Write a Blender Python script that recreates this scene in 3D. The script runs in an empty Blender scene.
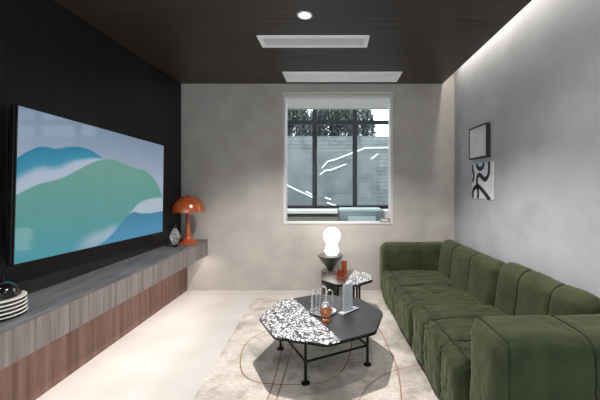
import bpy, bmesh, math, random
from mathutils import Vector, Matrix, noise
R = math.radians
SC = bpy.context.scene
COL = SC.collection
random.seed(7)

# ------------------------------------------------------------------ camera (one point perspective, shifted lens)
F, PX, PY, CH = 330.0, 335.0, 184.0, 1.39
cd = bpy.data.cameras.new('camera')
cam = bpy.data.objects.new('camera', cd); COL.objects.link(cam)
cam.location = (0, 0, CH); cam.rotation_euler = (R(90), 0, 0)
cd.sensor_width = 36; cd.lens = F/600*36
cd.shift_x = (300-PX)/600; cd.shift_y = (PY-200)/600
cd.clip_start = .02
SC.camera = cam
SC.view_settings.view_transform = 'Standard'; SC.view_settings.look = 'None'
SC.view_settings.gamma = 1; SC.view_settings.exposure = 0.0
SC.view_settings.use_curve_mapping = False

def on_floor(px, py):
    d = F*CH/(py-PY); return ((px-PX)/F*d, d)

def srgb(r, g, b):
    f = lambda c: (c/255/12.92) if c/255 <= .04045 else ((c/255+.055)/1.055)**2.4
    return (f(r), f(g), f(b))

# ------------------------------------------------------------------ materials
def mat(name, col, rough=.5, metal=0, spec=.5, emit=None, es=0, sheen=0, coat=0, trans=0, ior=1.45):
    m = bpy.data.materials.new(name); m.use_nodes = True
    b = m.node_tree.nodes['Principled BSDF']
    b.inputs['Base Color'].default_value = (*col, 1)
    b.inputs['Roughness'].default_value = rough; b.inputs['Metallic'].default_value = metal
    b.inputs['Specular IOR Level'].default_value = spec
    b.inputs['Coat Weight'].default_value = coat; b.inputs['Coat Roughness'].default_value = .05
    b.inputs['Transmission Weight'].default_value = trans; b.inputs['IOR'].default_value = ior
    if sheen:
        b.inputs['Sheen Weight'].default_value = sheen; b.inputs['Sheen Roughness'].default_value = .45
    if emit:
        b.inputs['Emission Color'].default_value = (*emit, 1); b.inputs['Emission Strength'].default_value = es
    return m

def noisy(name, c1, c2, scale=(1,1,1), nscale=4, detail=6, rough=.5, lo=.35, hi=.65, bump=0, bscale=60, c3=None, spec=.5, coat=0, sheen=0, distort=0, sheen_tint=None):
    m = mat(name, c1, rough, spec=spec, coat=coat, sheen=sheen)
    nt = m.node_tree; N = nt.nodes; L = nt.links; b = N['Principled BSDF']
    tc = N.new('ShaderNodeTexCoord'); mp = N.new('ShaderNodeMapping'); mp.inputs['Scale'].default_value = scale
    nz = N.new('ShaderNodeTexNoise'); nz.inputs['Scale'].default_value = nscale; nz.inputs['Detail'].default_value = detail
    nz.inputs['Distortion'].default_value = distort
    cr = N.new('ShaderNodeValToRGB'); cr.color_ramp.elements[0].position = lo; cr.color_ramp.elements[1].position = hi
    cr.color_ramp.elements[0].color = (*c1, 1); cr.color_ramp.elements[1].color = (*c2, 1)
    if c3:
        e = cr.color_ramp.elements.new((lo+hi)/2); e.color = (*c3, 1)
    L.new(tc.outputs['Object'], mp.inputs['Vector']); L.new(mp.outputs[0], nz.inputs['Vector'])
    L.new(nz.outputs['Fac'], cr.inputs['Fac']); L.new(cr.outputs[0], b.inputs['Base Color'])
    if bump:
        n2 = N.new('ShaderNodeTexNoise'); n2.inputs['Scale'].default_value = bscale; n2.inputs['Detail'].default_value = 4
        bp = N.new('ShaderNodeBump'); bp.inputs['Strength'].default_value = bump; bp.inputs['Distance'].default_value = .01
        L.new(mp.outputs[0], n2.inputs['Vector']); L.new(n2.outputs['Fac'], bp.inputs['Height']); L.new(bp.outputs[0], b.inputs['Normal'])
    if sheen_tint: b.inputs['Sheen Tint'].default_value = (*sheen_tint, 1)
    return m

def thin_glass(name, tint=(1,1,1), ior=1.45, gain=1.0):
    m = bpy.data.materials.new(name); m.use_nodes = True
    nt = m.node_tree; N = nt.nodes; L = nt.links
    N.remove(N['Principled BSDF']); out = N['Material Output']
    t = N.new('ShaderNodeBsdfTransparent'); t.inputs[0].default_value = (*tint, 1)
    g = N.new('ShaderNodeBsdfGlossy'); g.inputs['Roughness'].default_value = .01
    lw = N.new('ShaderNodeLayerWeight'); lw.inputs['Blend'].default_value = .5
    pw = N.new('ShaderNodeMath'); pw.operation = 'POWER'; pw.inputs[1].default_value = 4
    ml = N.new('ShaderNodeMath'); ml.operation = 'MULTIPLY_ADD'; ml.inputs[1].default_value = .9*gain; ml.inputs[2].default_value = .02*gain
    ml.use_clamp = True
    mx = N.new('ShaderNodeMixShader')
    L.new(lw.outputs['Facing'], pw.inputs[0]); L.new(pw.outputs[0], ml.inputs[0]); L.new(ml.outputs[0], mx.inputs[0])
    L.new(t.outputs[0], mx.inputs[1]); L.new(g.outputs[0], mx.inputs[2])
    L.new(mx.outputs[0], out.inputs[0])
    return m

M = {}
M['plaster'] = noisy('plaster', srgb(161,154,148), srgb(176,169,162), (1,1,1.3), 3.2, 12, .75, .3, .7, .12, 12, spec=.25)
M['plaster_daylight_tint'] = noisy('plaster_daylight_tint', srgb(156,157,160), srgb(171,172,176), (1,1,1.3), 2.8, 12, .75, .3, .7, .1, 12, spec=.25)  # cooler copy of the plaster, bluish daylight put into the colour
M['floor'] = noisy('microcement', srgb(188,181,176), srgb(203,196,191), (1,1,1), 2.5, 8, .38, .3, .7, .03, 8, spec=.35)
M['panel'] = noisy('black_wood', srgb(17,16,15), srgb(38,35,32), (1,30,.6), 3, 6, .5, .3, .75, .1, 8, spec=.35)
M['gap'] = mat('dark_gap', (.004,.004,.004), .9)
M['ceil'] = noisy('dark_ceiling_wood', srgb(28,24,22), srgb(76,67,62), (.5,26,1), 3, 7, .42, .3, .75, .1, 6, spec=.4)
M['white'] = mat('white_paint', srgb(222,220,216), .5)
M['winframe'] = mat('window_frame_grey', srgb(192,188,184), .5)
M['glass'] = thin_glass('window_glass', (.965,.98,.98), gain=.2)
M['black_steel'] = mat('black_steel', srgb(30,32,34), .45, .3)
M['black_metal'] = mat('black_metal', srgb(20,19,19), .42, .5)
M['darktop'] = noisy('charcoal_leather', srgb(36,35,37), srgb(50,49,51), (1,1,1), 6, 6, .5, .3, .7, .08, 300, spec=.4)
M['browntop'] = noisy('dark_brown_veneer', srgb(52,44,40), srgb(74,64,58), (8,1,1), 3, 6, .28, .3, .7, 0, spec=.6)
M['console_top'] = noisy('grey_oak_top', srgb(72,73,76), srgb(112,113,117), (12,.7,1), 4, 7, .42, .3, .72, .04, 12)
M['console_front'] = noisy('grey_oak_front', srgb(94,86,84), srgb(142,132,129), (1,9,.45), 4, 7, .5, .28, .74, .04, 12)
M['plinth'] = noisy('red_brown_wood', srgb(84,58,51), srgb(128,96,86), (1,7,.25), 3, 6, .5, .3, .72, .02, 10)
M['orange'] = mat('orange_lacquer', srgb(142,66,30), .25, coat=.5)
M['orange_in'] = mat('orange_inner', srgb(190,90,40), .5)
M['chrome'] = mat('chrome', (.7,.7,.7), .15, 1)
M['clear'] = mat('clear_glass', (.95,.96,.96), .03, trans=.86, ior=1.4)
M['amber'] = mat('amber_glass', srgb(226,150,108), .04, trans=.95, ior=1.3)
M['lampglow'] = mat('lamp_opal_glass', (.95,.93,.9), .3, emit=(1,.95,.86), es=6.0)
M['lampbase'] = mat('ribbed_opal_glass', (.9,.88,.84), .3, emit=(1,.95,.86), es=1.2)
M['led'] = mat('led_diffuser', (.9,.9,.9), .4, emit=(1,.97,.92), es=9)
M['reflection_glow'] = mat('reflection_line', (.9,.9,.9), .4, emit=(.95,1,1), es=.75)  # glow imitating light lines mirrored in the window glass
M['conegreen'] = mat('dark_green_lacquer', srgb(56,62,52), .3, coat=.4)
M['ceramic_black'] = mat('black_glaze', srgb(10,10,11), .08, coat=.8)
M['ceramic_white'] = mat('white_glaze', srgb(205,203,198), .2, coat=.4)
M['acrylic'] = noisy('grey_speckled_acrylic', srgb(166,168,172), srgb(186,188,192), (1,1,1), 60, 3, .3, .35, .65)
M['acrylic_dark'] = mat('dark_acrylic', srgb(70,72,82), .3)
M['velvet'] = noisy('green_velvet', srgb(36,42,25), srgb(53,59,37), (1,1,1), 7, 6, .8, .3, .7, .05, 350, spec=.2, sheen=.22, sheen_tint=(.62,.68,.42))
M['seam_shade'] = mat('shade_green_cord', srgb(24,28,16), .85)  # shade of the seam grooves put into a darker green
M['print_grey'] = mat('print_grey', srgb(112,114,120), .5)
M['paper'] = noisy('pale_paper', srgb(196,196,200), srgb(206,206,209), (1,1,1), 5, 4, .8)
M['ink'] = mat('black_ink', srgb(24,24,28), .7)
M['brick'] = None
M['vent'] = mat('vent_white', srgb(246,246,245), .45)
M['ventgrey'] = mat('vent_grey', srgb(165,165,167), .6)
M['ventmid'] = mat('vent_pale', srgb(222,221,219), .6)
M['blind'] = noisy('blind_fabric', srgb(226,227,222), srgb(234,235,230), (1,1,1), 30, 3, .85)
M['teal'] = mat('teal_glass_panel', srgb(150,178,178), .15, trans=.55)
M['paleblue'] = mat('pale_blue_panel', srgb(176,194,198), .4)
M['grout'] = mat('grey_stone', srgb(128,122,118), .7)
M['leaf'] = noisy('willow_leaf', srgb(36,40,38), srgb(84,90,84), (1,1,1), 9, 3, .7)
M['bark'] = mat('bark', srgb(50,46,44), .9)
M['ground'] = noisy('outdoor_paving', srgb(120,122,122), srgb(150,152,150), (1,1,1), 3, 5, .8)

def brick_mat():
    m = mat('whitewashed_brick', (.3,.33,.34), .85)
    nt = m.node_tree; N = nt.nodes; L = nt.links; b = N['Principled BSDF']
    tc = N.new('ShaderNodeTexCoord'); mp = N.new('ShaderNodeMapping')
    mp.inputs['Rotation'].default_value = (R(90), 0, 0)
    bt = N.new('ShaderNodeTexBrick'); bt.inputs['Scale'].default_value = 1
    bt.inputs['Brick Width'].default_value = .25; bt.inputs['Row Height'].default_value = .075; bt.inputs['Mortar Size'].default_value = .006
    bt.inputs['Color1'].default_value = (*srgb(124,130,131),1); bt.inputs['Color2'].default_value = (*srgb(134,138,138),1)
    bt.inputs['Mortar'].default_value = (*srgb(98,104,106),1)
    nz = N.new('ShaderNodeTexNoise'); nz.inputs['Scale'].default_value = 3.5; nz.inputs['Detail'].default_value = 8
    cr = N.new('ShaderNodeValToRGB'); cr.color_ramp.elements[0].position=.35; cr.color_ramp.elements[1].position=.6
    cr.color_ramp.elements[0].color=(.62,.64,.66,1); cr.color_ramp.elements[1].color=(1,1,1,1)
    mx = N.new('ShaderNodeMix'); mx.data_type='RGBA'; mx.blend_type='MULTIPLY'; mx.inputs[0].default_value=1
    L.new(tc.outputs['Object'], mp.inputs[0]); L.new(mp.outputs[0], bt.inputs['Vector']); L.new(tc.outputs['Object'], nz.inputs['Vector'])
    L.new(nz.outputs['Fac'], cr.inputs[0]); L.new(bt.outputs['Color'], mx.inputs[6]); L.new(cr.outputs[0], mx.inputs[7])
    L.new(mx.outputs[2], b.inputs['Base Color'])
    return m
M['brick'] = brick_mat()

def terrazzo_mat():
    m = mat('black_white_terrazzo', (.8,.8,.8), .3, coat=.2)
    nt = m.node_tree; N = nt.nodes; L = nt.links; b = N['Principled BSDF']
    tc = N.new('ShaderNodeTexCoord')
    nz = N.new('ShaderNodeTexNoise'); nz.inputs['Scale'].default_value = 22
    mixv = N.new('ShaderNodeMix'); mixv.data_type='VECTOR'; mixv.inputs[0].default_value = .035
    L.new(tc.outputs['Object'], mixv.inputs[4]); L.new(nz.outputs['Color'], mixv.inputs[5]); L.new(tc.outputs['Object'], nz.inputs['Vector'])
    v = N.new('ShaderNodeTexVoronoi'); v.feature='DISTANCE_TO_EDGE'; v.inputs['Scale'].default_value = 36
    v2 = N.new('ShaderNodeTexVoronoi'); v2.feature='F1'; v2.inputs['Scale'].default_value = 36
    L.new(mixv.outputs[1], v.inputs['Vector']); L.new(mixv.outputs[1], v2.inputs['Vector'])
    sep = N.new('ShaderNodeSeparateColor'); L.new(v2.outputs['Color'], sep.inputs[0])
    mr = N.new('ShaderNodeMapRange'); mr.inputs['From Min'].default_value=0; mr.inputs['From Max'].default_value=1
    mr.inputs['To Min'].default_value=.05; mr.inputs['To Max'].default_value=.21
    L.new(sep.outputs[0], mr.inputs[0])
    gt = N.new('ShaderNodeMath'); gt.operation='GREATER_THAN'; L.new(v.outputs['Distance'], gt.inputs[0]); L.new(mr.outputs[0], gt.inputs[1])
    cr = N.new('ShaderNodeValToRGB'); cr.color_ramp.elements[0].color=(*srgb(176,176,180),1); cr.color_ramp.elements[1].color=(*srgb(240,240,240),1)
    cr.color_ramp.elements[1].position=.5
    L.new(sep.outputs[1], cr.inputs[0])
    mx = N.new('ShaderNodeMix'); mx.data_type='RGBA'; mx.inputs[6].default_value=(*srgb(32,33,38),1)
    L.new(gt.outputs[0], mx.inputs[0]); L.new(cr.outputs[0], mx.inputs[7]); L.new(mx.outputs[2], b.inputs['Base Color'])
    return m
M['terrazzo'] = terrazzo_mat()

def rug_mat():
    m = noisy('rug_pile', srgb(168,160,152), srgb(214,205,196), (1,1,1), 2.6, 10, .95, .34, .60, .3, 260, spec=.05, c3=srgb(199,190,181), distort=.6)
    nt = m.node_tree; N = nt.nodes; L = nt.links; b = N['Principled BSDF']
    src = b.inputs['Base Color'].links[0].from_socket
    tc = N.new('ShaderNodeTexCoord'); mp = N.new('ShaderNodeMapping'); mp.inputs['Scale'].default_value = (1, 2.2, 1)
    nz = N.new('ShaderNodeTexNoise'); nz.inputs['Scale'].default_value = 42; nz.inputs['Detail'].default_value = 5
    n3 = N.new('ShaderNodeTexNoise'); n3.inputs['Scale'].default_value = 7; n3.inputs['Detail'].default_value = 7
    cr = N.new('ShaderNodeValToRGB'); cr.color_ramp.elements[0].position = .32; cr.color_ramp.elements[1].position = .62
    cr.color_ramp.elements[0].color = (.74,.73,.72,1); cr.color_ramp.elements[1].color = (1,1,1,1)
    c3 = N.new('ShaderNodeValToRGB'); c3.color_ramp.elements[0].position = .36; c3.color_ramp.elements[1].position = .5
    c3.color_ramp.elements[0].color = (.78,.77,.75,1); c3.color_ramp.elements[1].color = (1,1,1,1)
    L.new(tc.outputs['Object'], mp.inputs[0]); L.new(mp.outputs[0], nz.inputs['Vector']); L.new(tc.outputs['Object'], n3.inputs['Vector'])
    L.new(nz.outputs['Fac'], cr.inputs[0]); L.new(n3.outputs['Fac'], c3.inputs[0])
    for q in (cr, c3):
        mx = N.new('ShaderNodeMix'); mx.data_type='RGBA'; mx.blend_type='MULTIPLY'; mx.inputs[0].default_value = 1
        L.new(src, mx.inputs[6]); L.new(q.outputs[0], mx.inputs[7]); src = mx.outputs[2]
    L.new(src, b.inputs['Base Color'])
    return m
M['rug'] = rug_mat()
M['rugline'] = noisy('rug_brown_line', srgb(140,108,88), srgb(164,130,108), (1,1,1), 40, 3, .95, spec=.05)

# ------------------------------------------------------------------ mesh helpers
def setp(o, label=None, cat=None, group=None, kind=None):
    if label: o['label'] = label
    if cat: o['category'] = cat
    if group: o['group'] = group
    if kind: o['kind'] = kind
    return o

def thing(name, label, cat, loc=(0,0,0), rz=0, group=None, rx=0, ry=0):
    o = bpy.data.objects.new(name, None); COL.objects.link(o)
    o.empty_display_size = .1
    o.location = loc; o.rotation_euler = (rx, ry, rz)
    return setp(o, label, cat, group)


class B:
    """collects shapes of one part"""
    def __init__(s): s.bm = bmesh.new(); s.mi = 0
    def _mark(s, faces):
        for f in faces: f.material_index = s.mi
    def box(s, x0, x1, y0, y1, z0, z1, bev=0, mtx=None, seg=2):
        r = bmesh.ops.create_cube(s.bm, size=1)
        vs = r['verts']
        for v in vs:
            v.co = Vector(((x0+x1)/2+v.co.x*(x1-x0), (y0+y1)/2+v.co.y*(y1-y0), (z0+z1)/2+v.co.z*(z1-z0)))
        fs = list({f for v in vs for f in v.link_faces})
        if bev:
            es = list({e for v in vs for e in v.link_edges})
            rr = bmesh.ops.bevel(s.bm, geom=es, offset=bev, segments=seg, affect='EDGES', profile=.5)
            fs = list({f for v in rr['verts'] for f in v.link_faces}); vs = list({v for f in fs for v in f.verts})
        if mtx:
            for v in vs: v.co = mtx @ v.co
        s._mark(fs); return s
    def prism(s, pts, z0, z1, bev=0, axis='Z', mtx=None, seg=2):
        def P(p, h):
            return Vector((p[0], p[1], h)) if axis=='Z' else (Vector((h, p[0], p[1])) if axis=='X' else Vector((p[0], h, p[1])))
        a = [s.bm.verts.new(P(p, z0)) for p in pts]; b = [s.bm.verts.new(P(p, z1)) for p in pts]
        n = len(pts); fs = [s.bm.faces.new(a[::-1]), s.bm.faces.new(b)]
        for i in range(n): fs.append(s.bm.faces.new((a[i], a[(i+1)%n], b[(i+1)%n], b[i])))
        vs = a+b
        if bev:
            es = list({e for v in vs for e in v.link_edges})
            rr = bmesh.ops.bevel(s.bm, geom=es, offset=bev, segments=seg, affect='EDGES', profile=.5)
            fs = list({f for v in rr['verts'] for f in v.link_faces}); vs = list({v for f in fs for v in f.verts})
        if mtx:
            for v in vs: v.co = mtx @ v.co
        s._mark(fs); return s
    def lathe(s, prof, seg=40, c=(0,0,0), sx=1, sy=1, fn=None):
        rings = []; fs = []
        for (r, z) in prof:
            if r < 1e-5: rings.append([s.bm.verts.new((c[0], c[1], c[2]+z))])
            else:
                ring = []
                for k in range(seg):
                    a = 2*math.pi*k/seg; rr = r*(fn(a, z) if fn else 1)
                    ring.append(s.bm.verts.new((c[0]+rr*math.cos(a)*sx, c[1]+rr*math.sin(a)*sy, c[2]+z)))
                rings.append(ring)
        for a, b in zip(rings, rings[1:]):
            if len(a)==1 and len(b)==1: continue
            for k in range(seg):
                k2 = (k+1) % seg
                if len(a)==1: fs.append(s.bm.faces.new((a[0], b[k2], b[k])))
                elif len(b)==1: fs.append(s.bm.faces.new((a[k], a[k2], b[0])))
                else: fs.append(s.bm.faces.new((a[k], a[k2], b[k2], b[k])))
        s._mark(fs); return s
    def tube(s, pts, r, seg=10, closed=False, cap=True):
        pts = [Vector(p) for p in pts]; n = len(pts); rings = []; fs = []
        up = None
        for i, p in enumerate(pts):
            a = pts[i-1] if (i or closed) else p; b = pts[(i+1)%n] if (i < n-1 or closed) else p
            t = (b-a).normalized()
            if up is None:
                up = Vector((0,0,1)) if abs(t.z) < .9 else Vector((1,0,0))
            up = (up - t*up.dot(t)).normalized(); w = t.cross(up)
            rr = r[i] if isinstance(r, (list, tuple)) else r
            rings.append([s.bm.verts.new(p+up*rr*math.cos(2*math.pi*k/seg)+w*rr*math.sin(2*math.pi*k/seg)) for k in range(seg)])
        m = n if closed else n-1
        for i in range(m):
            a, b = rings[i], rings[(i+1)%n]
            for k in range(seg): fs.append(s.bm.faces.new((a[k], a[(k+1)%seg], b[(k+1)%seg], b[k])))
        if cap and not closed:
            fs.append(s.bm.faces.new(rings[0][::-1])); fs.append(s.bm.faces.new(rings[-1]))
        s._mark(fs); return s
    def ribbon(s, pts, w, z):
        pts = [Vector((p[0], p[1], z)) for p in pts]; L = []; Rr = []; fs = []
        for i, p in enumerate(pts):
            a = pts[max(i-1,0)]; b = pts[min(i+1,len(pts)-1)]; t = (b-a).normalized(); n = Vector((-t.y, t.x, 0))
            L.append(s.bm.verts.new(p+n*w/2)); Rr.append(s.bm.verts.new(p-n*w/2))
        for i in range(len(pts)-1): fs.append(s.bm.faces.new((Rr[i], Rr[i+1], L[i+1], L[i])))
        s._mark(fs); return s
    def build(s, name, mats, parent=None, smooth=False, angle=None, norm=True, kind=None, label=None):
        if norm: bmesh.ops.recalc_face_normals(s.bm, faces=s.bm.faces[:])
        me = bpy.data.meshes.new(name); s.bm.to_mesh(me); s.bm.free()
        for m in (mats if isinstance(mats, (list, tuple)) else [mats]): me.materials.append(m)
        if smooth:
            me.polygons.foreach_set('use_smooth', [True]*len(me.polygons))
            if angle: me.set_sharp_from_angle(angle=R(angle))
        o = bpy.data.objects.new(name, me); COL.objects.link(o)
        if parent: o.parent = parent
        if kind: o['kind'] = kind
        if label: o['label'] = label
        return o

def curve_pts(ctrl, n=10):
    """Catmull-Rom through control points"""
    c = [Vector((*p, 0)) if len(p)==2 else Vector(p) for p in ctrl]; out = []
    for i in range(len(c)-1):
        p0 = c[max(i-1,0)]; p1 = c[i]; p2 = c[i+1]; p3 = c[min(i+2,len(c)-1)]
        for k in range(n):
            t = k/n
            out.append(.5*((2*p1)+(-p0+p2)*t+(2*p0-5*p1+4*p2-p3)*t*t+(-p0+3*p1-3*p2+p3)*t**3))
    out.append(c[-1]); return out

# ------------------------------------------------------------------ room shell
XL, XR, YB, ZC, YF = -2.01, 1.562, 4.314, 2.70, -1.6
ST = 'structure'
B().box(XL-.3, XR+.3, YF-.1, YB+.25, -.12, 0).build('floor', M['floor'], kind=ST)
# dark timber wall made of tall panels with fine joints
w = B(); w.mi = 1; w.box(XL-.14, XL-.012, YF, YB, 0, 3.0); w.mi = 0
ys = [YF, -.38, .42, 1.22, 2.02, 2.82, 3.62, YB]
for a, b in zip(ys, ys[1:]): w.box(XL-.012, XL, a+.0015, b-.0015, 0, ZC, bev=.001, seg=1)
w.build('wall_left', [M['panel'], M['gap']], kind=ST)
# window opening
wx0, wx1, wz0, wz1 = -.672, .754, .868, 2.592
w = B()
w.box(XL-.14, wx0, YB, YB+.2, 0, 3.0); w.box(wx1, XR+.14, YB, YB+.2, 0, 3.0)
w.box(wx0, wx1, YB, YB+.2, 0, wz0); w.box(wx0, wx1, YB, YB+.2, wz1, 3.0)
w.build('wall_back', M['plaster'], kind=ST)
B().box(XR, XR+.14, YF, YB, 0, 3.0).build('wall_right', M['plaster_daylight_tint'], kind=ST)
# showroom front behind the viewer: wide glazed opening
w = B()
w.box(XL, -1.75, YF-.15, YF, 0, 3.0); w.box(1.35, XR, YF-.15, YF, 0, 3.0); w.box(-1.75, 1.35, YF-.15, YF, 2.55, 3.0)
w.build('wall_front', M['plaster'], kind=ST)
fr = B()
for x in (-1.75, -.74, .29, 1.31): fr.box(x, x+.045, YF-.11, YF-.05, 0, 2.55)
fr.box(-1.75, 1.355, YF-.11, YF-.05, 0, .05); fr.box(-1.75, 1.355, YF-.11, YF-.05, 2.5, 2.55)
wf = fr.build('window_2', M['black_steel'], kind=ST)
B().box(-1.72, 1.32, YF-.085, YF-.079, .05, 2.5).build('glass_pane', M['glass'], wf)
# ceiling: boards across the room, stops short of the right wall for the light slot
c = B(); c.mi = 1; c.box(XL, 1.405, YF, YB, ZC+.012, ZC+.12); c.mi = 0
yc = [YF, -.15, 1.25, 2.65, 4.05, YB]
for a, b in zip(yc, yc[1:]): c.box(XL, 1.405, a+.001, b-.001, ZC, ZC+.012)
c.build('ceiling', [M['ceil'], M['gap']], kind=ST)
t = B(); t.box(XL-.1, XR+.14, YF, YB+.2, 3.0, 3.1)
t.build('ceiling_top', M['white'], kind=ST)

# ------------------------------------------------------------------ window in the back wall
f = B(); t_ = .034
f.box(wx0, wx0+t_*.75, YB-.012, YB+.16, wz0, wz1); f.box(wx1-t_*.9, wx1, YB-.012, YB+.16, wz0, wz1)
f.box(wx0+t_*.75, wx1-t_*.9, YB-.012, YB+.16, wz0, wz0+.02); f.box(wx0+t_*.75, wx1-t_*.9, YB-.012, YB+.16, wz1-.03, wz1)
win = f.build('window_1', M['winframe'], kind=ST)
gx0, gx1, gz0, gz1 = wx0+t_*.75, wx1-t_*.9, wz0+.02, wz1-.03
gs = .406
B().box(gx0, gs-.002, YB+.075, YB+.081, gz0, gz1).build('glass_pane', M['glass'], win)
B().box(gs+.002, gx1, YB+.075, YB+.081, gz0, gz1).build('glass_pane', M['glass'], win)
rb = thing('roller_blind', 'short white roller blind pulled up at the top of the window', 'blind', (0, YB+.036, gz1))
B().box(gx0+.004, gx1-.004, -.025, .025, -.045, -.002, .006).build('headbox', M['winframe'], rb)
B().box(gx0+.012, gx1-.012, -.004, 0, -.175, -.045).build('blind_fabric', M['blind'], rb)
B().box(gx0+.012, gx1-.012, -.008, .004, -.19, -.175, .003).build('bottom_rail', M['winframe'], rb)
lt = thing('sensor_box', 'small grey box on the right end of the window sill', 'sensor', (.665, YB+.035, gz0))
B().box(-.075, .06, -.02, .02, 0, .055, .006).build('body', M['grout'], lt)
B().box(-.055, .03, -.0225, -.0195, .018, .036).build('label_strip', M['paper'], lt)

# ------------------------------------------------------------------ outside the window
B().box(-4, 4.5, YB+.25, 11, -.12, 0).build('ground_outside', M['ground'], kind=ST)
B().box(-4, 4.5, 6.6, 6.8, 0, 2.345).build('wall_outside', M['brick'], kind=ST)
YS = 5.2
sw = B()
for x in (-1.59, -.955, -.32, .315, .95, 1.585): sw.box(x-.036, x+.036, YS, YS+.07, 1.0, 3.3)
for z0, z1 in ((1.0, 1.05), (2.335, 2.395), (3.25, 3.3)): sw.box(-1.63, 1.62, YS+.003, YS+.067, z0, z1)
st = sw.build('window_3', M['black_steel'], kind=ST)
for a, b in zip((-1.554,-.919,-.284,.351,.986), (-.991,-.356,.279,.914,1.549)):
    p = B(); p.box(a, b, YS+.03, YS+.035, 1.05, 2.335); p.box(a, b, YS+.03, YS+.035, 2.395, 3.25)
    p.build('glass_pane', M['glass'], st)
B().box(-1.8, 1.8, YS-.02, YS+.1, 0, 1.0).build('wall_low_outside', M['grout'], kind=ST)
lg = thing('counter', 'low grey counter with a white slab top outside the window', 'counter', (-.46, 4.9, 0))
B().box(-.6, .5, -.16, .16, .965, 1.012, .004).build('worktop', M['white'], lg)
B().box(-.6, .5, -.13, .16, .915, .965).build('recess', M['black_steel'], lg)
B().box(-.6, .5, -.15, .16, 0, .915).build('body', M['grout'], lg)
dc = thing('display_case', 'teal glass display case standing behind the window sill', 'display case', (.36, 4.86, 0))
B().box(-.29, .29, -.14, .14, 0, .80).build('base', M['white'], dc)
B().box(-.29, .29, -.14, .14, .80, 1.0, .004).build('glass_box', M['teal'], dc)
B().box(-.305, .305, -.155, .155, 1.0, 1.035, .006).build('lid', M['paleblue'], dc)
B().box(-.17, .22, -.147, -.141, .83, .93).build('front_panel', M['paleblue'], dc)
wb = thing('cabinet', 'plain white cabinet at the right edge of the window view', 'cabinet', (.92, 4.9, 0))
B().box(-.2, .3, -.15, .15, 0, .985, .004).build('body', M['white'], wb)
B().box(-.205, .305, -.155, .155, .985, 1.005, .003).build('worktop', M['white'], wb)
# thin glowing tubes and clips added to stand in for reflections in the window
def at(px, py, d): return ((px-PX)/F*d, d, CH-(py-PY)/F*d)
tubes = [([(322,168),(328,161),(334,160),(365,148),(390,147.5)], 'long zigzag window reflection rising to the right, built as a glowing tube', .011),
         ([(320,174.5),(325,170.5),(331,170),(346,164)], 'short zigzag window reflection below the long one, built as a glowing tube', .011),
         ([(280,181.5),(297,190),(313,197.5)], 'straight window reflection sloping down at left, built as a glowing tube', .011),
         ([(306,191.5),(312,194.5)], 'tiny window reflection beside the left sloping one, built as a glowing tube', .011),
         ([(325,197.5),(331,199.5)], 'tiny window reflection right of the left black mullion, built as a glowing tube', .011),
         ([(327,202.5),(338,206.5)], 'short window reflection just above the counter, built as a glowing tube', .011),
         ([(371,159),(378,154)], 'faint short window reflection high on the right, built as a glowing tube', .011)]
for pts, lab, r in tubes:
    P = [Vector(at(x, y, 6.575)) for x, y in pts]
    o = thing('reflection_line', lab, 'light', P[0], 0, 'window reflections built as glowing tubes')
    B().tube([p-P[0] for p in P], r, 8).build('reflection_tube', M['reflection_glow'], o, smooth=True)
    for p in (P[0]*.9+P[1]*.1, P[-1]*.9+P[-2]*.1):
        q = p-P[0]; B().box(q.x-.008, q.x+.008, q.y, q.y+.025, q.z-.008, q.z+.008).build('added_clip', M['white'], o)
# weeping shrubs beyond the wall
def weeping(name, x, y, h, wdt, n, lab, seed):
    rnd = random.Random(seed)
    o = thing(name, lab, 'tree', (x, y, 0), 0, 'weeping trees beyond the brick wall')
    b = B()
    b.tube([(0,0,0),(.03,.02,h*.5),(-.02,.04,h*.85)], [.07,.055,.03], 8)
    for k in range(7):
        a = rnd.uniform(0, 6.28); b.tube([(0,.03,h*.6+k*.04),(math.cos(a)*wdt*.4, .03+math.sin(a)*.2, h*.85),(math.cos(a)*wdt*.75, .03+math.sin(a)*.3, h*.98)], [.03,.02,.008], 6)
    b.build('trunk', M['bark'], o, smooth=True)
    b = B()
    for k in range(n):
        sx = rnd.uniform(-wdt, wdt); sy = rnd.uniform(-.3, .3); zt = h*(1-.25*(sx/wdt)**2)+rnd.uniform(-.35,.1)
        ln = rnd.uniform(.6, 1.5); dx = rnd.uniform(-.12,.12)
        m = int(ln/.055)
        for j in range(m):
            t = j/m; cx = sx+dx*t+rnd.uniform(-.03,.03); cy = sy+rnd.uniform(-.03,.03); cz = zt-ln*t
            if cz < .9: break
            a = rnd.uniform(0, 6.28); L = rnd.uniform(.06,.13); W = .017
            d = Vector((math.cos(a)*.35, math.sin(a)*.35, -1)).normalized(); s_ = Vector((-math.sin(a), math.cos(a), 0))
            p = Vector((cx, cy, cz))
            vs = [b.bm.verts.new(p), b.bm.verts.new(p+d*L*.5+s_*W), b.bm.verts.new(p+d*L), b.bm.verts.new(p+d*L*.5-s_*W)]
            b.bm.faces.new(vs)
    b.build('foliage', M['leaf'], o, norm=False)
weeping('weeping_tree', -1.05, 7.35, 3.6, .62, 420, 'dark weeping tree at left beyond the brick wall', 3)
weeping('weeping_tree', -.02, 8.35, 3.9, .62, 440, 'dark weeping tree in the middle beyond the brick wall', 4)
weeping('weeping_tree', .66, 7.35, 3.5, .22, 90, 'thin weeping tree against white sky at right', 5)

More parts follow.
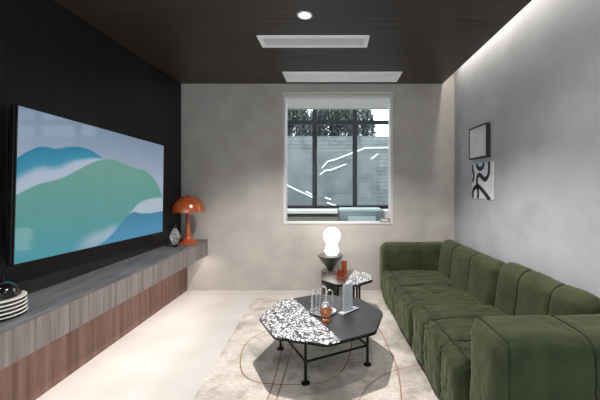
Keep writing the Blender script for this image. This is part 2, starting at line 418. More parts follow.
# ------------------------------------------------------------------ ceiling fittings
def vent(x0, x1, y0, y1, lab, inner, nsl, nm):
    cx, cy = (x0+x1)/2, (y0+y1)/2; hx, hy = (x1-x0)/2, (y1-y0)/2
    o = thing('ceiling_vent', lab, 'air vent', (cx, cy, ZC))
    b = B(); fw = .04
    for a in ((-hx,hx,-hy,-hy+fw),(-hx,hx,hy-fw,hy),(-hx,-hx+fw,-hy+fw,hy-fw),(hx-fw,hx,-hy+fw,hy-fw)):
        b.box(*a, -.014, -.001, .003)
    b.build('frame', M['vent'], o)
    B().box(-hx+fw, hx-fw, -hy+fw, hy-fw, -.003, -.001).build('backing', M[inner], o)
    b = B()
    for k in range(nsl):
        y = -hy+fw+(k+.5)*(2*hy-2*fw)/nsl
        b.box(-hx+fw, hx-fw, y-.004, y+.004, -.011, -.004)
    k = -hx+fw+.08
    while k < hx-fw:
        b.box(k-.002, k+.002, -hy+fw, hy-fw, -.009, -.005); k += .08
    b.build('louvre_grille', M[nm], o)
vent(-.69, .305, 2.90, 3.14, 'narrow white framed ceiling vent with a grey grille, nearer the downlight', 'ventgrey', 6, 'ventmid')
vent(-.615, .785, 3.84, 4.20, 'wide white ceiling vent nearest the back wall', 'ventmid', 5, 'vent')

def downlight(x, y, W, lab, spot=R(100), blend=.5, r=.035, col=(1,.965,.93), group=None):
    o = thing('ceiling_downlight', lab, 'light', (x, y, ZC), 0, group)
    B().lathe([(.040,-.004),(.043,-.007),(.056,-.007),(.060,-.001),(.040,-.001)], 36).build('trim_ring', M['vent'], o, smooth=True, angle=40)
    B().lathe([(0,-.0025),(.040,-.0025),(.040,-.001),(0,-.001)], 30).build('lens', M['led'], o)
    ld = bpy.data.lights.new('downlight_beam', 'SPOT'); ld.energy = W; ld.spot_size = spot; ld.spot_blend = blend; ld.shadow_soft_size = r; ld.color = col
    l = bpy.data.objects.new('downlight_beam', ld); COL.objects.link(l); l.parent = o; l.location = (0,0,-.03)
    return o
downlight(-.235, 2.56, 310, 'round white recessed downlight glowing in the dark ceiling', R(125), .5, .010)
for (x, y, W, sp) in ((-1.2, 1.9, 14, 110), (.8, 2.0, 45, 130), (.8, .8, 30, 130), (-.2, .1, 80, 160)):  # unseen lamps added out of view to fill the room
    downlight(x, y, W, 'unseen fill downlight added above the view', R(sp), 1.0, .05, group='unseen added fill downlights')

def strip(name, lab, loc, size_x, size_y, rot, W, col, fixture):
    o = thing(name, lab, 'light strip', loc)
    B().box(*fixture).build('housing', M['white'], o)
    ld = bpy.data.lights.new('strip_glow', 'AREA'); ld.shape = 'RECTANGLE'; ld.size = size_x; ld.size_y = size_y; ld.energy = W; ld.color = col
    l = bpy.data.objects.new('strip_glow', ld); COL.objects.link(l); l.parent = o; l.rotation_euler = rot
    return o
# cove: on top of the ceiling edge, washing the right wall
strip('cove_light_strip', 'hidden warm light strip in the slot beside the right wall', (1.435, 1.36, 2.965), .04, 5.6, (0, R(2), 0), 36, (1,.95,.86), (-.03,.03,-2.9,2.9,.003,.03))
# under the floating console
strip('under_console_light_strip', 'light strip under the console washing the floor white', (-1.75, 2.85, .452), .03, 2.8, (0, R(-18), 0), 11, (1,.93,.86), (-.02,.02,-1.44,1.44,.002,.008))

# ------------------------------------------------------------------ console
cs = thing('media_console', 'long grey oak wall console with a red-brown plinth under the television', 'console', (XL, 0, 0))
cx = .352; y0, y1 = .5, YB-.004
B().box(.003, cx, y0, y1, .648, .668, .0015, seg=1).build('worktop', M['console_top'], cs)
B().box(.003, cx-.022, y0, y1, .468, .645).build('carcass', M['gap'], cs)
yd = [y0, 1.285, 2.067, 2.85, 3.60, y1]
for a, b in zip(yd, yd[1:]):
    B().box(cx-.02, cx-.002, a+.0035, b-.0035, .464, .6455, .001, seg=1).build('drawer_front', M['console_front'], cs)
pb = B()
pb.box(.003, .082, y0, y1, .001, .4675)
pb.build('plinth', M['plinth'], cs)

# ------------------------------------------------------------------ television
W_, H_ = 1.665, .937
tv = thing('television', 'large flat television showing pastel mountains on the black wall', 'television', (-1.88, 1.942+W_/2, 1.364), rx=R(-1.6))
def tvuv(px, py):
    d = 1.88*F/(335-px); u = (d-1.942)/1.665
    yt = 103.5+.295*(px-17); yb = 265-.227*(px-14)
    return (u, (yb-py)/(yb-yt))
def prof(pts):
    q = [tvuv(*p) for p in pts]
    def fn(u):
        if u <= q[0][0]: return q[0][1]
        for a, b in zip(q, q[1:]):
            if u <= b[0]:
                t = (u-a[0])/(b[0]-a[0]); t = t
                return a[1]+(b[1]-a[1])*t
        return q[-1][1]
    # smooth the polyline a little
    return lambda u: (fn(u-.016)+fn(u-.008)+fn(u)+fn(u+.008)+fn(u+.016))/5
ridge1 = prof([(15.5,158.5),(22,152),(30,149),(37,145.2),(45,145.7),(55,148.3),(65,146.2),(72,145.8),(80,146.5),(90,149.5),(98,155),(103,159.5)])
mist_lo = prof([(15.5,178),(40,172),(60,170),(80,165),(100,160)])
ridge2 = prof([(15.5,195),(28,188),(40,183),(60,178.5),(75,171),(86,165),(95,161),(103,159),(112,159.2),(122,163),(132,168),(143,170),(150,174.5),(156,182),(160,190),(163,200)])
ridge3 = prof([(98,246),(106,241),(113,234),(120,226),(127,217),(133,211.5),(142,213.5),(152,213),(163,211)])
white3 = prof([(70,252),(80,244),(92,238),(104,234),(113,228.5)])
patch_hi = prof([(131,212.5),(136,206),(143,201),(152,198.5),(163,197.5)])
def mixc(a, b, t): t = max(0, min(1, t)); return tuple(x+(y-x)*t for x, y in zip(a, b))
def sstep(a, b, x): t = max(0, min(1, (x-a)/(b-a))); return t*t*(3-2*t)
u_p3 = tvuv(131,213)[0]; u_r3 = tvuv(98,246)[0]; u_w0 = tvuv(70,252)[0]; u_w1 = tvuv(113,228)[0]
def picture(u, v):
    n = noise.noise(Vector((u*9, v*6, 1)))*.5+noise.noise(Vector((u*40, v*40, 3)))*.25
    c = mixc(srgb(172,188,208), srgb(138,158,182), (v-.6)/.4); c = tuple(x*(1+.06*n) for x in c)
    if u < tvuv(104,160)[0]:
        e = sstep(-.004, .004, ridge1(u)-v)
        lo = ridge2(u); t = (v-lo)/max(.02, ridge1(u)-lo)
        blue = mixc(srgb(88,172,200), srgb(46,138,172), t)
        blue = mixc(srgb(188,204,224), blue, sstep(.25, .55, t+.12*n))
        c = mixc(c, blue, e)
    e = sstep(-.004, .004, ridge2(u)-v)
    g = mixc(srgb(84,164,166), srgb(120,172,158), (v-.05)/.65); g = tuple(x*(1+.07*n) for x in g)
    g = mixc(g, srgb(84,168,190), sstep(.25,0,v)*.6)
    if u_w0 < u < u_r3+.2:
        wv = white3(u); g = mixc(g, srgb(168,196,212), sstep(.10, .0, abs(v-wv+.03)-.005)*sstep(u_w0, u_w0+.15, u)*(1-sstep(u_w1-.02, u_w1+.1, u)))
    if u > u_p3-.01:
        g = mixc(g, srgb(190,206,222), sstep(-.012, .012, patch_hi(u)-v))
    if u > u_r3:
        k = mixc(srgb(78,156,194), srgb(62,128,152), (v-.05)/.3)
        g = mixc(g, k, sstep(-.005, .005, ridge3(u)-v))
    return mixc(c, g, e)
nu, nv = 380, 190
me = bpy.data.meshes.new('screen')
vs = []; cols = []
for j in range(nv+1):
    for i in range(nu+1):
        u, v = i/nu, j/nv
        vs.append((.0012, (u-.5)*W_, (v-.5)*H_)); cols.extend((*picture(u, v), 1))
fs = [(j*(nu+1)+i, j*(nu+1)+i+1, (j+1)*(nu+1)+i+1, (j+1)*(nu+1)+i) for j in range(nv) for i in range(nu)]
nb = len(vs)
bx = [(-.002, s*W_/2, t*H_/2) for s, t in ((-1,-1),(1,-1),(1,1),(-1,1))]
fx = [(.0012, s*W_/2, t*H_/2) for s, t in ((-1,-1),(1,-1),(1,1),(-1,1))]
vs += bx+fx; fs += [(nb+3,nb+2,nb+1,nb)]+[(nb+i, nb+(i+1)%4, nb+4+(i+1)%4, nb+4+i) for i in range(4)]
cols += [0,0,0,1]*8
me.from_pydata(vs, [], fs)
ca = me.color_attributes.new('picture', 'FLOAT_COLOR', 'POINT'); ca.data.foreach_set('color', cols)
sm = mat('tv_screen', (.01,.01,.012), .05, spec=.11); N = sm.node_tree.nodes
an = N.new('ShaderNodeAttribute'); an.attribute_name = 'picture'
sm.node_tree.links.new(an.outputs['Color'], N['Principled BSDF'].inputs['Emission Color']); N['Principled BSDF'].inputs['Emission Strength'].default_value = .72
me.materials.append(sm)
so = bpy.data.objects.new('screen', me); COL.objects.link(so); so.parent = tv
b = B(); e = .009
for a in ((-W_/2-e, W_/2+e, -H_/2-e, -H_/2), (-W_/2-e, W_/2+e, H_/2, H_/2+e)): b.box(-.006, .004, a[0], a[1], a[2], a[3])
for a in ((-W_/2-e, -W_/2), (W_/2, W_/2+e)): b.box(-.006, .004, a[0], a[1], -H_/2, H_/2)
b.build('bezel', M['black_metal'], tv)
B().box(-.036, -.0065, -W_/2-e, W_/2+e, -H_/2-e, H_/2+e, .006).build('housing', M['black_metal'], tv)
B().box(-.118, -.036, -.3, .3, -.2, .2).build('wall_mount', M['black_metal'], tv)

# ------------------------------------------------------------------ orange mushroom lamp on the console
ZT = .668
lo = thing('mushroom_lamp', 'glossy orange mushroom table lamp at the far end of the console', 'lamp', (-1.775, 3.99, ZT))
B().lathe([(0,.001),(.115,.001),(.120,.006),(.115,.013),(.090,.026),(.066,.046),(.047,.075),(.034,.115),(.027,.17),(.024,.24),(.024,.31),(.027,.37),(.034,.40),(0,.40)], 40).build('stem', M['orange'], lo, smooth=True)
sh = []
for k in range(0, 19):
    a = R(90*k/18); sh.append((.190*math.cos(a), .396+.181*math.sin(a)))
inn = [(r*.965, .396+(z-.396)*.965) for r, z in sh[::-1]]
b = B(); b.lathe([(.190,.386)]+sh, 56); b.build('shade', M['orange'], lo, smooth=True)
b = B(); b.lathe([(.0,inn[0][1])]+inn[1:]+[(.183,.386),(.190,.386)], 56); b.build('shade_lining', M['orange_in'], lo, smooth=True)
B().lathe([(0,.574),(.012,.575),(.012,.588),(.006,.594),(0,.594)], 20).build('finial', M['orange'], lo, smooth=True)
b = B(); b.tube([(.112,-.02,.014),(.134,-.03,.026)], .005, 8); b.build('switch', M['chrome'], lo)

# ------------------------------------------------------------------ glass bottle beside it
gb = thing('glass_decanter', 'faceted clear glass decanter with black stopper beside the orange lamp', 'decanter', (-1.842, 3.80, ZT))
B().lathe([(0,.001),(.034,.001),(.036,.006),(.03,.014),(.012,.02),(0,.022)], 24).build('foot', M['ceramic_black'], gb, smooth=True, angle=50)
B().lathe([(0,.023),(.014,.024),(.035,.05),(.062,.11),(.060,.125),(.046,.16),(.028,.195),(.02,.205),(.022,.212),(0,.212)], 9).build('body', M['clear'], gb)
B().lathe([(0,.2125),(.014,.213),(.012,.225),(.02,.24),(.014,.258),(0,.262)], 16).build('stopper', M['ceramic_black'], gb, smooth=True)

# ------------------------------------------------------------------ striped plates and bowl at the near end
px_, py_ = -1.848, 1.79
names = ['lowest', 'second lowest', 'middle', 'second highest', 'topmost']
h = .0205
for k in range(5):
    z = ZT+.0008+k*(h+.0005); r = .134-.004*(k == 4)
    o = thing('plate', 'black plate with white rim, '+names[k]+' of the five stacked on the console', 'plate', (px_+.002*math.sin(k*2), py_+.002*math.cos(k*3), z), 0, 'striped plates stacked on the console')
    B().lathe([(0,.0),(r-.012,0),(r-.003,.003),(r-.001,.0143),(0,.0143)], 56).build('body', M['ceramic_black'], o, smooth=True, angle=40)
    B().lathe([(0,.0144),(r-.001,.0144),(r,.0165),(r-.001,.0195),(r-.006,.0203),(r-.012,.0203),(0,.0203)], 56).build('rim', M['ceramic_white'], o, smooth=True, angle=40)
zb = ZT+.0008+5*(h+.0005)
bo = thing('bowl', 'glossy black bowl turned upside down on the striped plates', 'bowl', (px_+.006, py_, zb))
pr = [(.104,0),(.106,.006)]+[(.106*math.cos(R(a)), .006+.088*math.sin(R(a))) for a in range(8, 90, 8)]+[(0,.094)]
B().lathe([(0,0)]+pr, 48).build('body', M['ceramic_black'], bo, smooth=True)
B().lathe([(.030,.092),(.034,.0925),(.034,.098),(.029,.098),(.028,.0935)], 30).build('foot_ring', M['ceramic_black'], bo, smooth=True, angle=40)

# ------------------------------------------------------------------ sofa
AX, AY = .702, 1.415
sofa = thing('sofa', 'long moss green velvet sofa with puffy seamed cushions below two wall pictures', 'sofa', (AX, AY, 0), R(2.7))
def puff(name, x0, x1, y0, y1, z0, z1, r, seams=(), bulge=.012, cell=.0145, wr=.004, seed=0, top_seam=None, rz=None, crown=0.0, lean=0):
    bm = bmesh.new(); lo_ = Vector((x0,y0,z0)); hi = Vector((x1,y1,z1)); sz = hi-lo_
    n = [max(4, int(round(s/cell))) for s in sz]
    idx = {}
    def V(i, j, k):
        key = (i,j,k)
        if key not in idx: idx[key] = bm.verts.new((lo_.x+sz.x*i/n[0], lo_.y+sz.y*j/n[1], lo_.z+sz.z*k/n[2]))
        return idx[key]
    for i in range(n[0]):
        for j in range(n[1]):
            bm.faces.new((V(i,j,0),V(i,j+1,0),V(i+1,j+1,0),V(i+1,j,0))); bm.faces.new((V(i,j,n[2]),V(i+1,j,n[2]),V(i+1,j+1,n[2]),V(i,j+1,n[2])))
    for i in range(n[0]):
        for k in range(n[2]):
            bm.faces.new((V(i,0,k),V(i+1,0,k),V(i+1,0,k+1),V(i,0,k+1))); bm.faces.new((V(i,n[1],k),V(i,n[1],k+1),V(i+1,n[1],k+1),V(i+1,n[1],k)))
    for j in range(n[1]):
        for k in range(n[2]):
            bm.faces.new((V(0,j,k),V(0,j,k+1),V(0,j+1,k+1),V(0,j+1,k))); bm.faces.new((V(n[0],j,k),V(n[0],j+1,k),V(n[0],j+1,k+1),V(n[0],j,k+1)))
    rb_ = min(.05, r)
    def place(p):
        q = Vector((min(max(p.x, x0+r), x1-r), min(max(p.y, y0+r), y1-r), min(max(p.z, z0+rb_), z1-r)))
        d = p-q; rz_ = r if d.z > 0 else rb_
        nrm = Vector((d.x/r, d.y/r, d.z/rz_)); L = nrm.length
        if L > 1e-6:
            u = nrm/L; pp = q+Vector((u.x*r, u.y*r, u.z*rz_))
        else: u = Vector((0,0,1)); pp = p
        disp = 0
        for ax in set(s[0] for s in seams if len(s) < 4):
            vals = sorted([lo_[ax]]+[s[1] for s in seams if s[0]==ax and len(s) < 4]+[hi[ax]])
            for a, b_ in zip(vals, vals[1:]):
                if a <= p[ax] <= b_:
                    t = (p[ax]-a)/max(b_-a, 1e-6); disp += bulge*(math.sin(math.pi*t)**.6-.6)
        for s in seams:
            ax, val, dep = s[0], s[1], s[2]
            mask = 1 if len(s) < 4 else max(0, min(1, u[2]*2.0))
            dd = p[ax]-val
            disp -= mask*dep*math.exp(-(dd/.010)**2)
            o1, o2 = [a for a in (0,1,2) if a != ax]
            nz = noise.noise(Vector((p[o1]*26+seed, p[o2]*26, dd*4+ax*7)))+.4*noise.noise(Vector((p[o1]*50+seed, p[o2]*50, dd*6)))
            disp += mask*wr*nz*math.exp(-abs(dd)/.075)
        disp += .006*noise.noise(p*4.5+Vector((seed,0,0)))
        if crown:      # long soft creases across the seats
            c1 = noise.noise(Vector((p.x*4+p.y*5+seed, p.y*21-p.x*5, p.z*6))); c2 = noise.noise(Vector((p.x*7-p.y*6+seed*3, p.y*38, p.z*9)))
            disp += -.0075*max(0, .35-abs(c1))/.35*1.0 - .003*max(0, .3-abs(c2))/.3
            if u.z > .4:
                disp += crown*math.sin(math.pi*(p.x-x0)/sz.x)*math.sin(math.pi*(p.y-y0)/sz.y)
        else:
            c1 = noise.noise(Vector((p.x*6+seed, p.y*9, p.z*7+p.y*4)))
            disp += -.003*max(0, .16-abs(c1))/.16
        out = pp+u*disp
        if lean and out.z > .36: out.x += lean*(out.z-.36)
        return out, u
    paths = []
    for s in seams:
        if len(s) < 4:
            a1, a2 = [a for a in (0,1,2) if a != s[0]]; m_ = 40; loop = []
            for k in range(m_): loop.append((lo_[a1]+sz[a1]*k/m_, hi[a2]))
            for k in range(m_): loop.append((hi[a1], hi[a2]-sz[a2]*k/m_))
            for k in range(m_): loop.append((hi[a1]-sz[a1]*k/m_, lo_[a2]))
            for k in range(m_): loop.append((lo_[a1], lo_[a2]+sz[a2]*k/m_))
            pts = []
            for (c1, c2) in loop:
                p = Vector((0,0,0)); p[s[0]] = s[1]; p[a1] = c1; p[a2] = c2
                q, u = place(p); pts.append(q+u*(.001+s[2]*.72))
            paths.append((pts, True))
        else:
            pts = []
            for k in range(121):
                p = Vector((s[1], y0+.03+(sz.y-.06)*k/120, z1)); q, u = place(p); pts.append(q+u*(.001+s[2]*.6))
            paths.append((pts, False))
    for v in bm.verts: v.co = place(v.co.copy())[0]
    B_ = B(); B_.bm.free(); B_.bm = bm
    o = B_.build(name, M['velvet'], sofa, smooth=True)
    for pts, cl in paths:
        B().tube(pts, .0033, 6, closed=cl).build('seam_shade_cord', M['seam_shade'], o, smooth=True)  # dark tubes along the seams, imitating the shade in the grooves
    return o
SD = .85
puff('arm', .0, SD, .0, .345, .035, .715, .095, seams=((0,.05,.010),(0,.44,.012)), bulge=.004, wr=.006, seed=1)
puff('arm', -.01, SD, 2.53, 2.85, .035, .655, .095, seams=((0,.05,.007),(0,.44,.008)), bulge=.004, wr=.004, seed=2)
puff('seat_cushion', -.035, .66, .352, 1.262, .035, .428, .075, seams=((1,.62,.012),(1,.95,.012),(0,.05,.010,'top')), bulge=.006, wr=.016, seed=3, crown=.012)
puff('seat_cushion', -.03, .66, 1.268, 2.523, .035, .378, .075, seams=((1,1.88,.010),(0,.05,.010,'top')), bulge=.006, wr=.016, seed=4, crown=.010)
puff('back_cushion', .625, .80, .350, 1.262, .10, .765, .087, seams=((1,.62,.012),(1,.95,.012)), bulge=.005, wr=.007, seed=5, lean=.13)
puff('back_cushion', .625, .80, 1.268, 2.528, .10, .735, .087, seams=((1,1.70,.012),(1,2.12,.012)), bulge=.005, wr=.007, seed=6, lean=.13)
B().box(.05, SD-.05, .05, 2.81, .012, .05).build('base_frame', M['black_metal'], sofa)

# ------------------------------------------------------------------ rug
def rot2(p, c, a): x, y = p[0]-c[0], p[1]-c[1]; return (c[0]+x*math.cos(a)-y*math.sin(a), c[1]+x*math.sin(a)+y*math.cos(a))
rg = B()
corners = [(-.862,.85),(1.2,.9),(1.12,3.97),(-.985,3.99)]
rg.prism(corners, .0008, .009, .002, seg=1)
rg.mi = 1
lines = [[(276,329.5),(262,334),(250,340.5),(243,350),(240.3,363),(243,375),(254,382.5),(275,385.5),(300,386),(322,384),(338,376),(347,364),(351,350),(351,338),(345,328)],
         [(285,332),(282,350),(276,375),(267,402),(258,425)], [(296,335),(291,352),(285,374),(276,402),(268,425)],
         [(352,420),(359,402),(368,388),(381,378),(400,370),(425,365.5),(440,364)], [(372,318),(381,333),(389.5,351),(397.6,371),(401.5,400),(402,430)],
         [(262,304),(275,302),(300,303),(330,300)]]
for ln in lines:
    rg.ribbon([(p.x, p.y) for p in curve_pts([on_floor(*q) for q in ln], 8)], .010, .0098)
rug = rg.build('rug', [M['rug'], M['rugline']], norm=False)
setp(rug, 'pale grey mottled rug with thin brown curved lines under the coffee table', 'rug')

# ------------------------------------------------------------------ coffee table
CX, CY, TZ = -.100, 2.60, .365
RUGZ = .0105
ct = thing('coffee_table', 'large octagonal coffee table half black, half black-and-white terrazzo', 'coffee table', (CX, CY, RUGZ))
tz = TZ-RUGZ
def octa(Rr, a0): return [(Rr*math.cos(R(a0+45*k)), Rr*math.sin(R(a0+45*k))) for k in range(8)]
def rounded(poly, r, n=4):
    out = []; m = len(poly)
    for i in range(m):
        p = Vector(poly[i]); a = (Vector(poly[i-1])-p).normalized(); b = (Vector(poly[(i+1)%m])-p).normalized()
        for k in range(n+1):
            t = k/n; P0 = p+a*r; P2 = p+b*r
            q = P0*(1-t)**2+p*2*t*(1-t)+P2*t*t; out.append((q.x, q.y))
    return out
def clip(poly, p, nrm):
    out = []; m = len(poly); d = lambda q: (q[0]-p[0])*nrm[0]+(q[1]-p[1])*nrm[1]
    for i in range(m):
        a, b = poly[i], poly[(i+1)%m]; da, db = d(a), d(b)
        if da >= 0: out.append(a)
        if da*db < 0:
            t = da/(da-db); out.append((a[0]+(b[0]-a[0])*t, a[1]+(b[1]-a[1])*t))
    return out
O = rounded(octa(.492, -84), .035)
B().prism(O, tz-.022, tz-.008).build('tabletop_frame', M['black_metal'], ct)
A0 = Vector((-.389-CX, 3.0-CY)); A1 = Vector((.062-CX, 2.125-CY)); dr = (A1-A0).normalized(); nl = Vector((dr.y, -dr.x))   # terrazzo side normal
if nl.x > 0: nl = -nl
O2 = rounded(octa(.490, -84), .035)
B().prism(clip(O2, A0, nl), tz-.0079, tz-.001).build('terrazzo_slab', M['terrazzo'], ct)
B().prism(clip(rounded(octa(.487, -84), .035), A0-nl*.001, -nl), tz-.0079, tz-.001).build('black_inlay', M['darktop'], ct)
feet = [(-.456,2.763),(-.204,2.285),(.248,2.52),(-.004,3.0)]
fl = [(x-CX, y-CY) for x, y in feet]
for (x, y) in fl:
    l = B().tube([(x,y,.006),(x,y,tz-.0225)], .0105, 14).build('leg', M['black_metal'], ct, smooth=True, angle=40)
    B().lathe([(0,0),(.031,0),(.031,.006),(.027,.010),(.012,.012),(0,.012)], 24, c=(x,y,.0)).build('foot_disc', M['black_metal'], l, smooth=True, angle=40)
for i in range(4):
    a = Vector((*fl[i], .148)); b_ = Vector((*fl[(i+1)%4], .148)); d = (b_-a).normalized()*.011
    B().tube([a+d, b_-d], .0085, 10).build('stretcher', M['black_metal'], ct, smooth=True, angle=40)

# things on the coffee table
def arch(x, y, a, wd, hgt, r, lab, z0):
    o = thing('glass_arch', lab, 'glass ornament', (x, y, z0), a, 'glass arches on the tray')
    pts = [(-wd/2,0,.0)]+[(-wd/2,0,hgt*k/6) for k in range(1,5)]
    for k in range(0, 13):
        t = R(180-15*k); pts.append((wd/2*math.cos(t), 0, hgt-wd/2+wd/2*math.sin(t)))
    pts += [(wd/2,0,hgt*k/6) for k in range(4,0,-1)]+[(wd/2,0,0)]
    B().tube(pts, r, 12).build('tube', M['clear'], o, smooth=True)
    for s in (-1,1): B().lathe([(0,0),(.011,0),(.011,.003),(0,.003)], 16, c=(s*wd/2,0,0)).build('foot', M['chrome'], o)
TT = TZ-.001
tr = thing('glass_tray', 'round clear glass tray with a dark rim on the coffee table', 'tray', (-.097, 2.655, TT+.0005))
B().lathe([(0,0),(.100,0),(.106,.003),(.106,.007),(0,.007)], 48).build('glass_plate', M['clear'], tr, smooth=True, angle=40)
B().lathe([(.107,.002),(.113,.002),(.115,.009),(.110,.012),(.107,.008)], 48).build('rim', M['acrylic_dark'], tr, smooth=True, angle=40)
za = TT+.0078
arch(-.168, 2.65, R(68), .085, .165, .0075, 'leftmost of the three clear glass arches on the round tray', za)
arch(-.098, 2.685, R(35), .06, .185, .0085, 'middle and tallest of the three clear glass arches on the tray', za)
arch(-.045, 2.66, R(48), .075, .165, .0065, 'rightmost of the three clear glass arches on the round tray', za)
vz = thing('amber_vase', 'amber glass vase with clear domed stopper in front of the tray', 'vase', (-.070, 2.478, TT+.0005))
B().lathe([(0,0),(.034,0),(.036,.004),(.030,.018),(.026,.03),(.034,.042),(.045,.062),(.047,.082),(.042,.098),(.032,.110),(.0,.110)], 36).build('body', M['amber'], vz, smooth=True, angle=60)
B().lathe([(0,.1105),(.033,.1105),(.030,.126),(.020,.138),(.008,.143),(.006,.150),(.010,.157),(.007,.165),(0,.167)], 30).build('stopper', M['clear'], vz, smooth=True)
sg = thing('sign_stand', 'grey upright acrylic plaque on a narrow base on the coffee table', 'sign', (.110, 2.655, TT+.0005), R(46))
B().box(-.095, .095, -.026, .026, 0, .012, .002).build('base', M['acrylic'], sg)
B().box(-.09, .095, -.029, -.0262, .001, .010).build('base_edge', M['acrylic_dark'], sg)
B().box(-.062, .050, .0, .010, .0121, .225, .0015, seg=1).build('panel', M['acrylic'], sg)
for z, ln in ((.175,.012),(.15,.018),(.115,.012),(.06,.014)):
    B().box(-.03, -.03+ln, -.0012, -.0002, z, z+.006).build('printed_mark', M['print_grey'], sg)

# ------------------------------------------------------------------ small side table
SX, SY, SZ = .122, 3.45, .42
stb = thing('side_table', 'small octagonal brown side table with a terrazzo corner behind the coffee table', 'side table', (SX, SY, RUGZ))
sz_ = SZ-RUGZ
Os = rounded(octa(.282, -68), .02)
B().prism(Os, sz_-.022, sz_-.006).build('tabletop_frame', M['black_metal'], stb)
P0 = Vector((.065, .10)); n0 = Vector((.86, -.36)).normalized()
P0 = Vector((.033, .0)); n0 = Vector((.97, -.225)).normalized()
B().prism(clip(rounded(octa(.280,-68),.02), P0, n0), sz_-.0059, sz_+.006, .0015, seg=1).build('terrazzo_slab', M['terrazzo'], stb)
B().prism(clip(rounded(octa(.280,-68),.02), P0-n0*.001, -n0), sz_-.0059, sz_).build('brown_inlay', M['browntop'], stb)
rr_ = .195; bx_ = -.055
for a in (-75, -52, 10, 30, 100, 122):
    x, y = bx_+rr_*math.cos(R(a)), rr_*math.sin(R(a))
    B().tube([(x,y,.0),(x,y,sz_-.0225)], .011, 12).build('leg', M['black_metal'], stb, smooth=True, angle=40)
for a0, a1 in ((150, 205), (208, 245)):
    arc = [(bx_+rr_*math.cos(R(a0+(a1-a0)*k/8)), rr_*math.sin(R(a0+(a1-a0)*k/8))) for k in range(9)]
    arc2 = [(bx_+(x-bx_)*.95, y*.95) for x, y in arc][::-1]
    B().prism(arc+arc2, .0, sz_-.0225).build('side_panel', M['black_metal'], stb)
ring = [(bx_+rr_*math.cos(R(10*k)), rr_*math.sin(R(10*k)), .10) for k in range(36)]
B().tube(ring, .009, 8, closed=True).build('base_ring', M['black_metal'], stb, smooth=True)

ZS = SZ+.0005
gl = thing('amber_cup', 'low amber glass cup with a handle on the small side table', 'cup', (.060, 3.42, ZS))
B().lathe([(0,0),(.036,0),(.042,.008),(.044,.03),(.040,.055),(.043,.072),(.039,.072),(.036,.055),(.040,.03),(.036,.012),(0,.010)], 32).build('body', M['amber'], gl, smooth=True, angle=60)
B().tube([(-.038,0,.060),(-.058,0,.064),(-.066,0,.045),(-.056,0,.026),(-.041,0,.022)], .0055, 10).build('handle', M['amber'], gl, smooth=True)
gt = thing('amber_tumbler', 'tall amber glass tumbler at the back of the side table', 'glass', (.100, 3.545, ZS))
B().lathe([(0,0),(.026,0),(.028,.004),(.029,.14),(.0265,.14),(.0255,.012),(0,.010)], 32).build('body', M['amber'], gt, smooth=True, angle=50)

# ------------------------------------------------------------------ cone pedestal and gourd lamp
QX, QY = -.055, 3.93
cp = thing('cone_pedestal', 'dark green cone shaped pedestal table on a drum near the back wall', 'pedestal table', (QX, QY, RUGZ))
zq = .545-RUGZ
B().lathe([(0,0),(.105,0),(.108,.004),(.108,zq-.186),(.104,zq-.180),(0,zq-.180)], 40).build('drum_base', M['conegreen'], cp, smooth=True, angle=40)
B().lathe([(0,zq-.1795),(.03,zq-.1795),(.032,zq-.165),(.148,zq-.016),(.152,zq-.010),(.152,zq-.003),(.149,zq),(0,zq)], 56).build('cone_top', M['conegreen'], cp, smooth=True, angle=30)
gl_ = thing('gourd_lamp', 'glowing white gourd shaped lamp on the cone pedestal', 'lamp', (QX+.018, QY, .5455))
B().lathe([(0,0),(.058,0),(.066,.004),(.080,.025),(.086,.050),(.083,.066),(.080,.07)], 48, fn=lambda a, z: 1+.018*math.cos(24*a)).build('ribbed_base', M['lampbase'], gl_, smooth=True)
gp = [(.080,.0702),(.074,.085),(.064,.102),(.059,.118),(.062,.135),(.073,.155),(.087,.180),(.096,.208),(.098,.235),(.094,.262),(.081,.290),(.060,.310),(.032,.321),(0,.325)]
gpp = [(p.x, p.y) for p in curve_pts(gp, 4)]
B().lathe(gpp, 48).build('glass_globe', M['lampglow'], gl_, smooth=True)

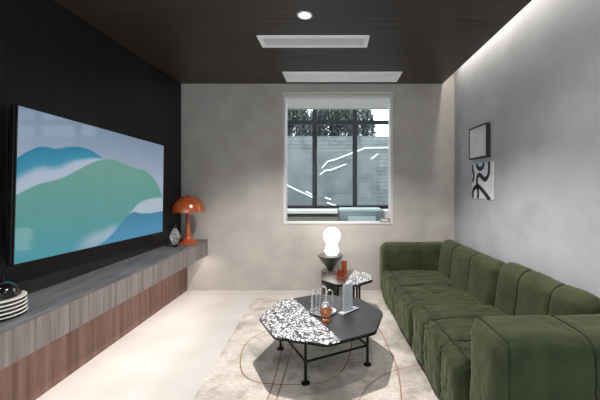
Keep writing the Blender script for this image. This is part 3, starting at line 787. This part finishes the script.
# ------------------------------------------------------------------ pictures on the right wall
Rw = XR
fr = thing('framed_picture', 'pale blank picture in a deep black frame, upper of two on the wall', 'picture', (Rw, 3.53, 1.836))
fw, fh = .43, .345; dp = .042
b = B(); e = .014
for a in ((-fw/2, fw/2, -fh/2, -fh/2+e), (-fw/2, fw/2, fh/2-e, fh/2)): b.box(-dp, -.002, *a)
for a in ((-fw/2, -fw/2+e), (fw/2-e, fw/2)): b.box(-dp, -.002, a[0], a[1], -fh/2+e, fh/2-e)
b.build('frame', M['ink'], fr)
B().box(-dp+.004, -.003, -fw/2+e, fw/2-e, -fh/2+e, fh/2-e).build('print', M['paper'], fr)
cv = thing('canvas_picture', 'white canvas with bold black squiggles, lower of two on the wall', 'picture', (Rw, 3.487, 1.424))
cw, chh = .50, .385
B().box(-.012, -.002, -cw/2, cw/2, -chh/2, chh/2, .002, seg=1).build('canvas', M['paper'], cv)
# squiggles as painted relief: (s across from far to near 0..1, t up 0..1)
sq = B()
def stroke(pts, wd):
    P = [((.5-s)*cw, (t-.5)*chh) for s, t in pts]   # far edge first (+y)
    P = [(p.x, p.y) for p in curve_pts(P, 10)]
    P = [(min(max(y, -cw/2+.001), cw/2-.001), min(max(z, -chh/2+.001), chh/2-.001)) for y, z in P]
    L, Q = [], []
    for i, p in enumerate(P):
        a = Vector(P[max(i-1,0)]); c_ = Vector(P[min(i+1,len(P)-1)]); t = (c_-a)
        t = t.normalized() if t.length > 1e-6 else Vector((1,0)); n = Vector((-t.y, t.x))*wd/2
        cl = lambda y, z: (-.0126, min(max(y, -cw/2), cw/2), min(max(z, -chh/2), chh/2))
        L.append(sq.bm.verts.new(cl(p[0]+n.x, p[1]+n.y))); Q.append(sq.bm.verts.new(cl(p[0]-n.x, p[1]-n.y)))
    for i in range(len(P)-1):
        try: sq.bm.faces.new((L[i], L[i+1], Q[i+1], Q[i]))
        except Exception: pass
stroke([(.82,1.02),(.84,.85),(.81,.66),(.68,.54),(.56,.57),(.44,.65),(.33,.65),(.27,.54),(.28,.40),(.32,.25),(.33,.12),(.29,-.02)], .050)
stroke([(.24,1.02),(.29,.90),(.42,.83),(.55,.88),(.61,1.02)], .046)
stroke([(.05,.97),(.03,.85),(.10,.70),(.09,.58),(.05,.47)], .046)
stroke([(.09,-.02),(.05,.10),(.09,.24),(.22,.33),(.38,.33),(.58,.21),(.76,.08),(.90,-.03)], .050)
sq.build('black_squiggles', M['ink'], cv, norm=False)

# ------------------------------------------------------------------ daylight
wd = bpy.data.worlds.new('World'); SC.world = wd; wd.use_nodes = True
bg = wd.node_tree.nodes['Background']; bg.inputs[0].default_value = (.86,.93,1,1); bg.inputs[1].default_value = 4.7
